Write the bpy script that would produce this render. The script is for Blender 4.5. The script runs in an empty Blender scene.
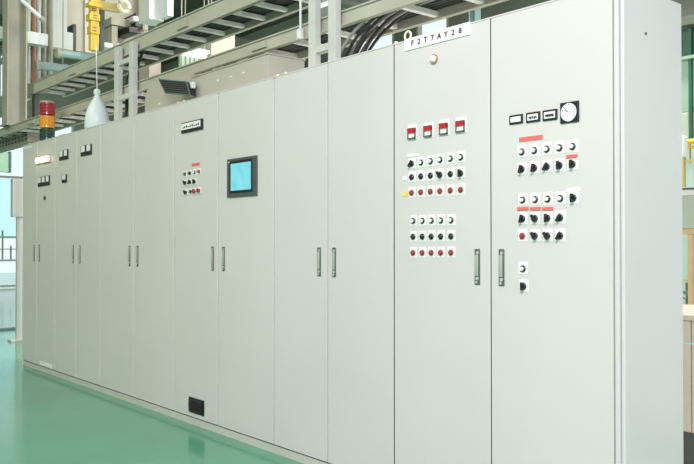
import bpy, bmesh, math, random
from mathutils import Vector, Matrix
random.seed(4)
scene = bpy.context.scene
COL = scene.collection

# ------------------------------------------------------------------ camera
# world: x runs along the row of cabinets, y goes back through them, z up;
# the cabinet doors lie in the plane y = 0
F = 800.0
TH = math.radians(40.07)
EYE = Vector((0.0, -2.92, 1.345))
PITCH = math.atan(9.7 / F)
F0 = Vector((-math.cos(TH), math.sin(TH), 0)); RT = Vector((math.sin(TH), math.cos(TH), 0)); UP = Vector((0, 0, 1))
FW = F0 * math.cos(PITCH) + UP * math.sin(PITCH)
UC = UP * math.cos(PITCH) - F0 * math.sin(PITCH)
cam_d = bpy.data.cameras.new('camera'); cam = bpy.data.objects.new('camera', cam_d); COL.objects.link(cam)
cam_d.sensor_width = 36; cam_d.lens = 36 * F / 694; cam_d.clip_end = 200
m = Matrix((RT, UC, -FW)).transposed().to_4x4(); m.translation = EYE
cam.matrix_world = m
scene.camera = cam

# ------------------------------------------------------------------ world, added lights, exposure
world = bpy.data.worlds.new('world'); scene.world = world; world.use_nodes = True
bg = world.node_tree.nodes['Background']
bg.inputs[0].default_value = (0.86, 0.96, 1.0, 1); bg.inputs[1].default_value = 1.17

def area(name, loc, target, size, sy, power, col=(1, 1, 1)):
    l = bpy.data.lights.new(name, 'AREA'); l.shape = 'RECTANGLE'; l.size = size; l.size_y = sy; l.energy = power; l.color = col
    o = bpy.data.objects.new(name, l); COL.objects.link(o); o.location = loc
    o.rotation_euler = (Vector(target) - Vector(loc)).to_track_quat('-Z', 'Y').to_euler()
    return o
area('added_light', (0.6, -4.6, 4.6), (-2.2, 0, 1.2), 2.4, 1.4, 370, (1.0, 0.935, 0.985))  # unseen area light, added to brighten the row towards its right end
area('added_light', (-7.5, -4.5, 6.2), (-7.5, -3.5, 0), 3.0, 0.8, 180, (1.0, 0.98, 0.66))  # unseen, added to tint the left cabinets yellower
area('added_light', (-10.0, 4.0, 6.4), (-10, 3.4, 0), 4.0, 0.8, 330, (1.0, 0.96, 0.88))  # unseen, added to brighten the background at the left
area('added_light', (-4.5, 3.6, 6.3), (-4.5, 3.0, 0), 4.0, 0.8, 620, (1.0, 0.97, 0.92))  # unseen, added to light the rear slab and the ladders above it

vs = scene.view_settings
scene.display_settings.display_device = 'sRGB'
vs.view_transform = 'Standard'; vs.look = 'None'; vs.exposure = 0.0; vs.gamma = 1.0; vs.use_curve_mapping = False

# ------------------------------------------------------------------ pixel -> place helpers
def ray(px, py):
    return FW + RT * ((px - 347) / F) + UC * ((232 - py) / F)
def PY(px, py, y):              # the point of a pixel on the upright plane y
    r = ray(px, py); return EYE + r * ((y - EYE.y) / r.y)
def PX(px, py, x):
    r = ray(px, py); return EYE + r * ((x - EYE.x) / r.x)
def PZ(px, py, z):
    r = ray(px, py); return EYE + r * ((z - EYE.z) / r.z)
def WX(px, y=0.0): return PY(px, 241.7, y).x
def WZ(px, py, y=0.0): return PY(px, py, y).z

# ------------------------------------------------------------------ materials
MATS = {}
def mat(name, col, rough=0.5, metal=0.0, spec=0.5, bump=0.0, bscale=40.0, vary=0.0, vscale=3.0, emit=None, estr=0.0, coat=0.0):
    if name in MATS: return MATS[name]
    M = bpy.data.materials.new(name); M.use_nodes = True; nt = M.node_tree; b = nt.nodes['Principled BSDF']
    b.inputs['Base Color'].default_value = (*col, 1); b.inputs['Roughness'].default_value = rough
    b.inputs['Metallic'].default_value = metal; b.inputs['Specular IOR Level'].default_value = spec
    b.inputs['Coat Weight'].default_value = coat; b.inputs['Coat Roughness'].default_value = 0.12
    tc = nt.nodes.new('ShaderNodeTexCoord')
    if vary > 0:
        n = nt.nodes.new('ShaderNodeTexNoise'); n.inputs['Scale'].default_value = vscale; n.inputs['Detail'].default_value = 5
        nt.links.new(tc.outputs['Object'], n.inputs['Vector'])
        r = nt.nodes.new('ShaderNodeValToRGB')
        r.color_ramp.elements[0].position = 0.3; r.color_ramp.elements[1].position = 0.7
        r.color_ramp.elements[0].color = (*[c * (1 - vary) for c in col], 1)
        r.color_ramp.elements[1].color = (*[min(1, c * (1 + vary * 0.6)) for c in col], 1)
        nt.links.new(n.outputs['Fac'], r.inputs['Fac']); nt.links.new(r.outputs['Color'], b.inputs['Base Color'])
    if bump > 0:
        n = nt.nodes.new('ShaderNodeTexNoise'); n.inputs['Scale'].default_value = bscale; n.inputs['Detail'].default_value = 2
        nt.links.new(tc.outputs['Object'], n.inputs['Vector'])
        bp = nt.nodes.new('ShaderNodeBump'); bp.inputs['Strength'].default_value = bump; bp.inputs['Distance'].default_value = 0.02
        nt.links.new(n.outputs['Fac'], bp.inputs['Height']); nt.links.new(bp.outputs['Normal'], b.inputs['Normal'])
    if emit:
        b.inputs['Emission Color'].default_value = (*emit, 1); b.inputs['Emission Strength'].default_value = estr
    MATS[name] = M; return M

mat('paint', (0.675, 0.65, 0.635), 0.29, bump=0.03, bscale=2.2, vary=0.03, vscale=1.3)
mat('plinth_paint', (0.60, 0.585, 0.53), 0.45, vary=0.06)
mat('gap', (0.05, 0.05, 0.045), 0.8)
mat('handle_grey', (0.13, 0.155, 0.125), 0.4, metal=0.3)
mat('handle_grip', (0.46, 0.50, 0.42), 0.4, metal=0.2)
mat('bounce_pale', (0.78, 0.77, 0.74), 0.8, vary=0.1)
mat('seam_highlight', (0.86, 0.86, 0.82), 0.5)  # pale strip behind door gaps, painting the highlight of lit door edges
mat('chrome', (0.88, 0.88, 0.86), 0.3, metal=0.6)
mat('plate_white', (0.88, 0.88, 0.86), 0.4)
mat('black', (0.018, 0.018, 0.018), 0.35)
mat('black_ring', (0.02, 0.025, 0.022), 0.3)
mat('white_cap', (0.80, 0.82, 0.78), 0.3)
mat('red_cap', (0.36, 0.05, 0.045), 0.3)
mat('green_cap', (0.10, 0.28, 0.10), 0.3)
mat('red_tag', (0.78, 0.16, 0.14), 0.5)
mat('yellow_tag', (0.90, 0.66, 0.16), 0.5)
mat('meter_face', (0.84, 0.86, 0.86), 0.3)
mat('red_display', (0.42, 0.02, 0.03), 0.25, emit=(0.6, 0.02, 0.03), estr=0.15)
mat('ink', (0.03, 0.03, 0.035), 0.6)
mat('pilot', (0.95, 0.80, 0.76), 0.25)
mat('pilot_rim', (0.55, 0.32, 0.24), 0.3, metal=0.6)
mat('lamp_on', (1, 0.8, 0.6), 0.3, emit=(1.0, 0.72, 0.5), estr=2.6)
mat('screen_frame', (0.085, 0.09, 0.085), 0.45)
mat('screen_dark', (0.015, 0.02, 0.02), 0.3)
mat('brass', (0.80, 0.70, 0.40), 0.4, metal=0.3)
mat('cream', (0.86, 0.80, 0.62), 0.4)
mat('tray', (0.46, 0.45, 0.365), 0.5, metal=0.0, vary=0.1, vscale=4)
mat('rung', (0.90, 0.89, 0.84), 0.4, vary=0.05)
mat('wall_dark', (0.16, 0.18, 0.14), 0.6, vary=0.15, vscale=0.7)
mat('post', (0.59, 0.60, 0.56), 0.45, vary=0.08, vscale=5)
mat('cable', (0.022, 0.022, 0.024), 0.45)
mat('cable_grey', (0.30, 0.29, 0.29), 0.45)
mat('duct', (0.48, 0.46, 0.385), 0.5, vary=0.06, vscale=2)
mat('steel', (0.40, 0.39, 0.31), 0.55, vary=0.12, vscale=4)
mat('steel_dark', (0.07, 0.075, 0.07), 0.6)
mat('white_paint', (0.74, 0.80, 0.79), 0.4, vary=0.05)
mat('teal_pipe', (0.30, 0.44, 0.45), 0.4, vary=0.15, vscale=5)
mat('teal_post', (0.35, 0.55, 0.50), 0.4)
mat('rust', (0.42, 0.20, 0.12), 0.5, vary=0.1)
mat('yellow', (0.86, 0.58, 0.04), 0.4, vary=0.08)
mat('yellow_pale', (0.62, 0.53, 0.22), 0.5, vary=0.1)
mat('bluegrey', (0.12, 0.17, 0.19), 0.5)
mat('pinkish', (0.42, 0.36, 0.31), 0.6, vary=0.1, vscale=5)
mat('tower_red', (0.36, 0.015, 0.03), 0.2, coat=0.5)
mat('tower_amber', (0.85, 0.33, 0.02), 0.2, coat=0.5)
mat('tower_green', (0.02, 0.055, 0.045), 0.2, coat=0.5)
mat('plastic_white', (0.70, 0.80, 0.83), 0.35)
mat('wall_paint', (0.50, 0.52, 0.43), 0.7, vary=0.08, vscale=0.8)
mat('wall_green', (0.44, 0.53, 0.43), 0.6, vary=0.08)
mat('roof_dark', (0.13, 0.135, 0.115), 0.7, vary=0.15, vscale=1.0)
mat('roof_beam', (0.42, 0.40, 0.33), 0.6, vary=0.1)
mat('green_panel', (0.12, 0.30, 0.20), 0.4, vary=0.15, vscale=2)
mat('green_dark', (0.03, 0.12, 0.08), 0.35, vary=0.2, vscale=2)
mat('green_pale', (0.30, 0.48, 0.36), 0.45, vary=0.12, vscale=2)
mat('tan', (0.62, 0.45, 0.24), 0.5, vary=0.1)
mat('beige_box', (0.55, 0.49, 0.40), 0.5, vary=0.06)
mat('leaf', (0.02, 0.05, 0.03), 0.5)
mat('green_board', (0.42, 0.68, 0.52), 0.5, vary=0.08)
mat('tube_light', (1, 1, 1), 0.4, emit=(0.95, 1.0, 1.0), estr=5.0)
mat('cyan_dim', (0.45, 0.62, 0.60), 0.5)

def floor_mat():
    M = bpy.data.materials.new('floor_epoxy'); M.use_nodes = True; nt = M.node_tree; b = nt.nodes['Principled BSDF']
    tc = nt.nodes.new('ShaderNodeTexCoord')
    n = nt.nodes.new('ShaderNodeTexNoise'); n.inputs['Scale'].default_value = 1.1; n.inputs['Detail'].default_value = 6
    nt.links.new(tc.outputs['Object'], n.inputs['Vector'])
    r = nt.nodes.new('ShaderNodeValToRGB')
    r.color_ramp.elements[0].position = 0.3; r.color_ramp.elements[1].position = 0.75
    r.color_ramp.elements[0].color = (0.107, 0.34, 0.22, 1); r.color_ramp.elements[1].color = (0.13, 0.39, 0.255, 1)
    nt.links.new(n.outputs['Fac'], r.inputs['Fac']); nt.links.new(r.outputs['Color'], b.inputs['Base Color'])
    b.inputs['Roughness'].default_value = 0.15; b.inputs['IOR'].default_value = 1.37
    w = nt.nodes.new('ShaderNodeTexNoise'); w.inputs['Scale'].default_value = 2.6; w.inputs['Detail'].default_value = 2
    nt.links.new(tc.outputs['Object'], w.inputs['Vector'])
    bp = nt.nodes.new('ShaderNodeBump'); bp.inputs['Strength'].default_value = 0.22; bp.inputs['Distance'].default_value = 0.012
    nt.links.new(w.outputs['Fac'], bp.inputs['Height']); nt.links.new(bp.outputs['Normal'], b.inputs['Normal'])
    MATS['floor'] = M
floor_mat()

def glass_mat(name, tint, mixf):
    M = bpy.data.materials.new(name); M.use_nodes = True; nt = M.node_tree; nt.nodes.clear()
    o = nt.nodes.new('ShaderNodeOutputMaterial'); mx = nt.nodes.new('ShaderNodeMixShader'); mx.inputs[0].default_value = mixf
    t = nt.nodes.new('ShaderNodeBsdfTransparent'); t.inputs[0].default_value = (*tint, 1)
    g = nt.nodes.new('ShaderNodeBsdfGlossy'); g.inputs['Roughness'].default_value = 0.05
    nt.links.new(t.outputs[0], mx.inputs[1]); nt.links.new(g.outputs[0], mx.inputs[2]); nt.links.new(mx.outputs[0], o.inputs[0])
    MATS[name] = M
glass_mat('glass', (0.97, 1.0, 1.0), 0.06)
glass_mat('glass_cyan', (0.80, 0.97, 0.98), 0.06)
glass_mat('glass_green', (0.30, 0.55, 0.44), 0.10)

def screen_mat():
    M = bpy.data.materials.new('screen'); M.use_nodes = True; nt = M.node_tree; b = nt.nodes['Principled BSDF']
    b.inputs['Base Color'].default_value = (0.02, 0.05, 0.06, 1); b.inputs['Roughness'].default_value = 0.2
    tc = nt.nodes.new('ShaderNodeTexCoord'); n = nt.nodes.new('ShaderNodeTexNoise'); n.inputs['Scale'].default_value = 9
    nt.links.new(tc.outputs['Object'], n.inputs['Vector'])
    r = nt.nodes.new('ShaderNodeValToRGB'); r.color_ramp.elements[0].position = 0.35; r.color_ramp.elements[1].position = 0.7
    r.color_ramp.elements[0].color = (0.20, 0.78, 0.86, 1); r.color_ramp.elements[1].color = (0.34, 0.88, 0.93, 1)
    nt.links.new(n.outputs['Fac'], r.inputs['Fac']); nt.links.new(r.outputs['Color'], b.inputs['Emission Color'])
    b.inputs['Emission Strength'].default_value = 0.85
    MATS['screen'] = M
screen_mat()

# ------------------------------------------------------------------ mesh builder
class MB:
    def __init__(s): s.v = []; s.f = []; s.m = []; s.names = []
    def mi(s, name):
        if name not in s.names: s.names.append(name)
        return s.names.index(name)
    def add(s, vs, fs, name):
        o = len(s.v); k = s.mi(name)
        s.v += [Vector(p) for p in vs]
        for f in fs: s.f.append([i + o for i in f]); s.m.append(k)
        return s
    def box(s, a, b, name):
        x0, x1 = sorted((a[0], b[0])); y0, y1 = sorted((a[1], b[1])); z0, z1 = sorted((a[2], b[2]))
        return s.add([(x0,y0,z0),(x1,y0,z0),(x1,y1,z0),(x0,y1,z0),(x0,y0,z1),(x1,y0,z1),(x1,y1,z1),(x0,y1,z1)],
                     [(0,3,2,1),(4,5,6,7),(0,1,5,4),(1,2,6,5),(2,3,7,6),(3,0,4,7)], name)
    def cbox(s, a, b, name, c=0.005):        # box with chamfered edges
        bm = bmesh.new(); bmesh.ops.create_cube(bm, size=1)
        for v in bm.verts: v.co = Vector([(a[i] + b[i]) / 2 + v.co[i] * abs(b[i] - a[i]) for i in range(3)])
        bmesh.ops.bevel(bm, geom=bm.edges[:], offset=c, segments=2, affect='EDGES', profile=0.5)
        bm.verts.index_update()
        s.add([v.co.copy() for v in bm.verts], [[v.index for v in f.verts] for f in bm.faces], name); bm.free(); return s
    def cyl(s, p, q, r, name, n=14, r2=None):
        p = Vector(p); q = Vector(q); r2 = r if r2 is None else r2
        d = (q - p).normalized(); a = d.orthogonal().normalized(); b = d.cross(a)
        vs = [];
        for c, rr in ((p, r), (q, r2)):
            for i in range(n):
                t = 2 * math.pi * i / n; vs.append(c + (a * math.cos(t) + b * math.sin(t)) * rr)
        fs = [(i, (i + 1) % n, n + (i + 1) % n, n + i) for i in range(n)]
        fs += [tuple(range(n - 1, -1, -1)), tuple(range(n, 2 * n))]
        return s.add(vs, fs, name)
    def tube(s, pts, r, name, n=7, closed=False):
        pts = [Vector(p) for p in pts]; N = len(pts); vs = []; fs = []
        for i, p in enumerate(pts):
            if closed: d = (pts[(i + 1) % N] - pts[i - 1]).normalized()
            else: d = (pts[min(i + 1, N - 1)] - pts[max(i - 1, 0)]).normalized()
            ref = Vector((0, 0, 1)) if abs(d.z) < 0.9 else Vector((0, 1, 0))
            if closed: ref = Vector((0, 1, 0)) if abs(d.y) < 0.5 else Vector((0, 0, 1))
            a = d.cross(ref).normalized(); b = a.cross(d)
            for k in range(n):
                t = 2 * math.pi * k / n; vs.append(p + (a * math.cos(t) + b * math.sin(t)) * r)
        for i in range(N if closed else N - 1):
            j = (i + 1) % N
            for k in range(n):
                fs.append((i * n + k, i * n + (k + 1) % n, j * n + (k + 1) % n, j * n + k))
        if not closed: fs += [tuple(range(n - 1, -1, -1)), tuple(range((N - 1) * n, N * n))]
        return s.add(vs, fs, name)
    def lathe(s, prof, name, n=20, o=(0, 0, 0)):   # prof: (r, z)
        vs = []; fs = []; o = Vector(o)
        for r, z in prof:
            for k in range(n):
                t = 2 * math.pi * k / n; vs.append(o + Vector((r * math.cos(t), r * math.sin(t), z)))
        for i in range(len(prof) - 1):
            for k in range(n): fs.append((i*n+k, i*n+(k+1)%n, (i+1)*n+(k+1)%n, (i+1)*n+k))
        fs += [tuple(range(n - 1, -1, -1)), tuple(range((len(prof)-1)*n, len(prof)*n))]
        return s.add(vs, fs, name)
    def prism(s, poly, y0, y1, name):        # poly of (x, z), extruded along y
        n = len(poly); vs = [(x, y0, z) for x, z in poly] + [(x, y1, z) for x, z in poly]
        fs = [tuple(range(n)), tuple(range(2*n-1, n-1, -1))] + [(i, n+i, n+(i+1)%n, (i+1)%n) for i in range(n)]
        return s.add(vs, fs, name)
    def mesh(s, name, smooth=False):
        me = bpy.data.meshes.new(name); me.from_pydata([tuple(v) for v in s.v], [], s.f)
        for k in s.names: me.materials.append(MATS[k])
        me.polygons.foreach_set('material_index', s.m)
        bm = bmesh.new(); bm.from_mesh(me); bmesh.ops.recalc_face_normals(bm, faces=bm.faces); bm.to_mesh(me); bm.free()
        if smooth:
            me.polygons.foreach_set('use_smooth', [True] * len(me.polygons)); me.set_sharp_from_angle(angle=math.radians(38))
        me.update(); return me
    def build(s, name, parent=None, loc=(0, 0, 0), smooth=False):
        return link(name, s.mesh(name, smooth), parent, loc)

def link(name, me, parent=None, loc=(0, 0, 0), rot=(0, 0, 0)):
    o = bpy.data.objects.new(name, me); COL.objects.link(o); o.parent = parent; o.location = loc; o.rotation_euler = rot; return o
def tag(o, label, cat, group=None):
    o['label'] = label; o['category'] = cat
    if group: o['group'] = group
    return o
def thing(name, label, cat, loc=(0, 0, 0), group=None):
    return tag(link(name, None, None, loc), label, cat, group)
def struct(o): o['kind'] = 'structure'; return o

# ------------------------------------------------------------------ the hall
HX0, HX1, HY0, HY1, HZ = -24.0, 3.2, -8.0, 9.0, 7.0
struct(MB().box((HX0 - 12, HY0 - 2, -0.2), (HX1 + 3, HY1 + 0.3, 0), 'floor').build('floor'))

struct(MB().box((-9.0, 0.72, 0), (HX1, HY1, 0.012), 'bounce_pale').build('floor'))  # hidden pale slab, added to bounce light up under the cable ladders
# left end wall: a wide glazed opening from low sill to 4.9 m, solid above
wl = struct(link('wall_left', None))
def wall_box(n, a, b, mname='wall_paint', parent=None): return MB().box(a, b, mname).build(n, parent)
wall_box('wall_panel', (HX0 - 0.25, HY0, 4.95), (HX0, HY1, 5.5), 'wall_paint', wl)
wall_box('wall_panel', (HX0 - 0.25, HY0, 6.75), (HX0, HY1, HZ), 'wall_paint', wl)
wall_box('wall_panel', (HX0 - 0.25, HY0, 5.5), (HX0, 1.0, 6.75), 'wall_paint', wl)
wall_box('wall_panel', (HX0 - 0.25, 5.1, 5.5), (HX0, HY1, 6.75), 'wall_paint', wl)
wall_box('wall_panel', (HX0 - 0.25, 6.4, 0), (HX0, HY1, 4.95), 'wall_paint', wl)
wall_box('wall_panel', (HX0 - 0.25, HY0, 0), (HX0, 1.0, 4.95), 'wall_paint', wl)
w1 = struct(link('window_1', None))
for y0 in (1.0, 3.1, 5.3):
    for z0, z1, g in ((0.12, 1.45, 'glass'), (1.5, 3.2, 'glass_cyan'), (3.25, 4.95, 'glass')):
        MB().box((HX0 - 0.13, y0 + 0.03, z0), (HX0 - 0.11, y0 + (1.07 if y0 > 5 else 2.07), z1), g).build('pane', w1)
    MB().box((HX0 - 0.16, y0 - 0.03, 0), (HX0 - 0.08, y0 + 0.03, 4.95), 'white_paint').build('mullion', w1)
for y0 in (1.0, 2.6, 4.2):
    MB().box((HX0 - 0.13, y0 + 0.06, 5.5), (HX0 - 0.11, y0 + (0.9 if y0 > 4 else 1.54), 6.75), 'glass').build('pane', w1)
    MB().box((HX0 - 0.18, y0 - 0.06, 5.5), (HX0 - 0.06, y0 + 0.06, 6.75), 'wall_paint').build('mullion', w1)
for z in (0.06, 1.475, 3.225):
    MB().box((HX0 - 0.17, 1.03, z - 0.03), (HX0 - 0.07, 6.37, z + 0.03), 'white_paint').build('transom', w1)

# unseen aisle-side wall, added to dim the left end; the hall is open towards its right end
wall_box('wall_front_added', (HX0, HY0 - 0.25, 0), (-3.0, HY0, HZ), 'wall_paint')['kind'] = 'structure'
# back wall: clad in upright sheets, clerestory lights above
wb = struct(link('wall_back', None))
x = HX0
k = 0
while x < HX1 - 0.01:
    wdt = min(1.2, HX1 - x)
    MB().cbox((x + 0.01, HY1, 0), (x + wdt - 0.01, HY1 + 0.12, 4.9), 'wall_green' if k % 2 else 'wall_paint', 0.02).build('wall_sheet', wb)
    x += wdt; k += 1
MB().box((HX0, HY1 + 0.02, 6.3), (HX1, HY1 + 0.14, HZ), 'wall_paint').build('wall_sheet', wb)
MB().box((HX0, HY1 + 0.13, 0), (HX1, HY1 + 0.16, 4.9), 'gap').build('backing_sheet', wb)
w2 = struct(link('window_2', None))
PANES = [(-21.5, -19.8), (-17.6, -16.2), (-14.0, -12.6), (-11.9, -11.0)]
x = HX0
for pa, pb in PANES + [(HX1, HX1)]:
    MB().box((x, HY1 + 0.02, 4.92), (pa, HY1 + 0.12, 6.29), 'wall_dark').build('wall_sheet', wb); x = pb
for pa, pb in PANES[:-1] + [PANES[-1]]:
    MB().box((pa + 0.04, HY1 + 0.06, 5.55), (pb - 0.04, HY1 + 0.08, 6.25), 'glass').build('pane', w2)
    MB().box((pa, HY1 + 0.03, 4.92), (pb, HY1 + 0.11, 5.52), 'wall_dark').build('apron_sheet', w2)
    MB().box((pa, HY1 + 0.0, 5.50), (pb, HY1 + 0.12, 5.56), 'roof_beam').build('sill', w2)
    for q in (pa, pb - 0.05): MB().box((q, HY1 + 0.0, 5.5), (q + 0.05, HY1 + 0.12, 6.29), 'roof_beam').build('mullion', w2)

# roof: dark sheets with open strips glazed as skylights, beams below
cl = struct(link('ceiling', None))
strips = [(-24, -20.5), (-19.6, -15.5), (-14.6, -10.6), (-9.8, -6.0), (-5.2, -1.6), (-0.8, 3.2)]
for a, b in strips:
    MB().box((a, HY0 + 2, HZ), (b, HY1 + 0.2, HZ + 0.12), 'roof_dark').build('roof_sheet', cl)
w3 = struct(link('window_3', None))
for (a, b), (c, d) in zip(strips[:-1], strips[1:]):
    for j in range(5):
        y0 = HY0 + 2 + j * 3.02
        MB().box((b + 0.02, y0 + 0.05, HZ + 0.04), (c - 0.02, y0 + 2.95, HZ + 0.06), 'glass').build('pane', w3)
def ibeam(n, axis, p, ln, h, w, mname, parent=None):
    b = MB(); t = 0.018
    if axis == 'x':
        b.box((p[0], p[1]-w/2, p[2]), (p[0]+ln, p[1]+w/2, p[2]+t), mname); b.box((p[0], p[1]-w/2, p[2]+h-t), (p[0]+ln, p[1]+w/2, p[2]+h), mname)
        b.box((p[0], p[1]-t/2, p[2]+t), (p[0]+ln, p[1]+t/2, p[2]+h-t), mname)
    elif axis == 'y':
        b.box((p[0]-w/2, p[1], p[2]), (p[0]+w/2, p[1]+ln, p[2]+t), mname); b.box((p[0]-w/2, p[1], p[2]+h-t), (p[0]+w/2, p[1]+ln, p[2]+h), mname)
        b.box((p[0]-t/2, p[1], p[2]+t), (p[0]+t/2, p[1]+ln, p[2]+h-t), mname)
    else:
        b.box((p[0]-w/2, p[1], p[2]), (p[0]+w/2, p[1]+t, p[2]+ln), mname); b.box((p[0]-w/2, p[1]+h-t, p[2]), (p[0]+w/2, p[1]+h, p[2]+ln), mname)
        b.box((p[0]-t/2, p[1]+t, p[2]), (p[0]+t/2, p[1]+h-t, p[2]+ln), mname)
    return b.build(n, parent)
for y in (1.6, 3.4, 5.2, 7.0):
    tag(ibeam('roof_purlin', 'x', (HX0, y, HZ - 0.26), HX1 - HX0, 0.26, 0.16, 'roof_beam'),
        'long steel roof purlin running under the dark roof sheets', 'beam', 'roof purlins')
for x in (-18.0, -12.6, -7.9, -3.4):
    tag(ibeam('roof_girder', 'y', (x, HY0 + 2, HZ - 0.72), HY1 - HY0 - 2, 0.45, 0.22, 'roof_beam'),
        'deep steel roof girder crossing below the roof purlins', 'beam', 'roof girders')

# ------------------------------------------------------------------ control cabinets
TOP = 2.40; PL = 0.056; DEP = 0.487
WALLZ = lambda px, py: WZ(px, py)
HZ0, HZ1 = WZ(489, 285.3), WZ(489, 249.0)

def handle_mesh():
    b = MB(); h = HZ1 - HZ0; w = 0.032
    b.cbox((-w/2, -0.005, 0), (w/2, 0.0, h), 'handle_grey', 0.002)
    b.cbox((-w/2 + 0.006, -0.012, h*0.24), (w/2 - 0.007, -0.004, h*0.84), 'handle_grip', 0.003)
    b.cyl((0.004, -0.004, h*0.89), (0.004, -0.009, h*0.89), 0.0075, 'chrome')
    b.cyl((0.002, -0.004, h*0.17), (0.002, -0.010, h*0.17), 0.0085, 'chrome')
    b.cyl((-0.003, -0.004, h*0.07), (-0.003, -0.008, h*0.07), 0.0065, 'chrome')
    return b.mesh('handle', True)
HANDLE = handle_mesh()

def eyebolt_mesh():
    b = MB()
    b.cyl((0, 0, 0), (0, 0, 0.008), 0.019, 'cream'); b.cyl((0, 0, 0.008), (0, 0, 0.022), 0.009, 'cream')
    R = 0.023; pts = [(R*math.cos(t), 0, 0.022 + R + R*math.sin(t) - 0.004) for t in [2*math.pi*i/20 for i in range(20)]]
    b.tube(pts, 0.0058, 'cream', 8, True)
    return b.mesh('eyebolt', True)
EYEB = eyebolt_mesh()
LBOLT = MB().cyl((0, 0, 0), (0, 0, 0.010), 0.017, 'brass', 12).cyl((0, 0, 0.010), (0, 0, 0.026), 0.011, 'brass', 6).mesh('lifting_bolt', True)

def cabinet(name, label, x0, xm, x1, hpx, frame_r=0.0, rings=False, gap=0.008, gm='seam_highlight', edge=False):
    c = thing(name, label, 'cabinet', ((x0 + x1) / 2, DEP / 2, 0), 'row of control cabinets')
    ox, oy = (x0 + x1) / 2, DEP / 2
    def put(b, n, par=c): 
        o = b.build(n, par, (-ox, -oy, 0)) if par is c else b.build(n, par)
        return o
    xr = x1 - frame_r
    b = MB()
    b.box((x0 + 0.001, 0.022, PL), (x1 - 0.001, DEP, TOP - 0.004), 'paint')
    b.cbox((x0 + 0.001, 0.003, TOP - 0.008), (x1 - 0.001, DEP, TOP), 'paint', 0.002)
    if frame_r: b.cbox((xr + 0.004, 0.0, PL + 0.004), (x1 - 0.001, 0.05, TOP - 0.001), 'paint', 0.003)
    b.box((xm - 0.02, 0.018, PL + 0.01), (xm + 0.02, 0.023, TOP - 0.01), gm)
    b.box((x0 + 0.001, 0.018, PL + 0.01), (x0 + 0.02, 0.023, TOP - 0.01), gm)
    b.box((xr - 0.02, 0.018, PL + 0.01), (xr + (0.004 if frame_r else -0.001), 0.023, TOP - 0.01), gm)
    put(b, 'body')
    if gm == 'gap':
        put(MB().box((xm - gap - 0.0005, 0.0035, PL + 0.01), (xm + gap + 0.0005, 0.02, TOP - 0.012), 'gap').box((x0 + 0.0002, 0.0035, PL + 0.01), (x0 + gap + 0.0005, 0.02, TOP - 0.012), 'gap'), 'gap_shade')  # dark filler painting the shadow inside the door gaps
    if edge: put(MB().box((x1 - gap - 0.0005, 0.0035, PL + 0.01), (x1 - 0.0002, 0.02, TOP - 0.012), 'gap'), 'gap_shade')
    put(MB().box((x0 + 0.001, 0.012, 0), (x1 - 0.001, DEP, PL - 0.006), 'plinth_paint').box((x0 + 0.001, 0.03, PL - 0.007), (x1 - 0.001, DEP - 0.02, PL + 0.001), 'gap'), 'plinth')
    for a, d, hs in ((x0 + gap, xm - gap, -1), (xm + gap, xr - (0.003 if frame_r else gap), 1)):
        door = put(MB().cbox((a, 0.0, PL + 0.004), (d, 0.02, TOP - 0.010), 'paint', 0.003), 'door')
        for p in door.data.polygons: p.use_smooth = False
        hx = WX(hpx[0] if hs < 0 else hpx[1])
        link('handle', HANDLE, door, (hx, 0.0, HZ0))
    for ex, ey in ((x0 + 0.045, 0.06), (x1 - 0.045, 0.06)) + (((x0 + 0.045, DEP - 0.05), (x1 - 0.045, DEP - 0.05)) if rings else ()):
        ring = rings and (ex < xm) == (ey < 0.3)
        link('eyebolt' if ring else 'lifting_bolt', EYEB if ring else LBOLT, c, (ex - ox, ey - oy, TOP))
    c_off[c.name] = Vector((-ox, -oy, 0))
    return c
c_off = {}
SE = [22.3, 37, 55, 76.3, 100.5, 134, 174, 218, 274, 327.5, 394, 490.7, 619.0]
SX = [WX(p) for p in SE]
CAB = [
 cabinet('control_cabinet', 'narrow grey control cabinet with a glowing orange lamp, below the red and amber signal tower', SX[0], SX[1], SX[2], (34.3, 39.5)),
 cabinet('control_cabinet', 'control cabinet with small twin meters on both doors, beside the orange-lamp cabinet', SX[2], SX[3], SX[4], (73.3, 80)),
 cabinet('control_cabinet', 'blank double-door control cabinet next to the cabinet with the touchscreen and floor vent', SX[4], SX[5], SX[6], (129.7, 137.7)),
 cabinet('control_cabinet', 'control cabinet with a bright blue touchscreen and a black floor-level vent', SX[6], SX[7], SX[8], (212.9, 223.8)),
 cabinet('control_cabinet', 'blank double-door control cabinet beside the large button-covered end cabinet', SX[8], SX[9], SX[10], (319.4, 334.4), gap=0.0055, gm='seam_highlight', edge=True),
 cabinet('control_cabinet', 'large end cabinet covered in rows of buttons under a white name strip', SX[10], SX[11], SX[12], (477.6, 501.8), frame_r=SX[12] - WX(613.5), rings=True, gap=0.0035, gm='gap'),
]
def on(ci, b, name, smooth=False):      # a part in world coordinates, parented to cabinet ci
    c = CAB[ci]; return b.build(name, c, c_off[c.name], smooth)
def wp(px, py): p = PY(px, py, 0.0); return p.x, p.z

# right side panel of the end cabinet, proud of the body, with a bolt
xe = SX[12]
sp = on(5, MB().cbox((xe + 0.001, 0.012, PL), (xe + 0.017, DEP, TOP - 0.002), 'paint', 0.004), 'side_panel')
p = PX(645.5, 33.5, xe + 0.017)
MB().cyl((p.x - 0.002, p.y, p.z), (p.x + 0.004, p.y, p.z), 0.006, 'handle_grey').build('bolt', sp)

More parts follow.
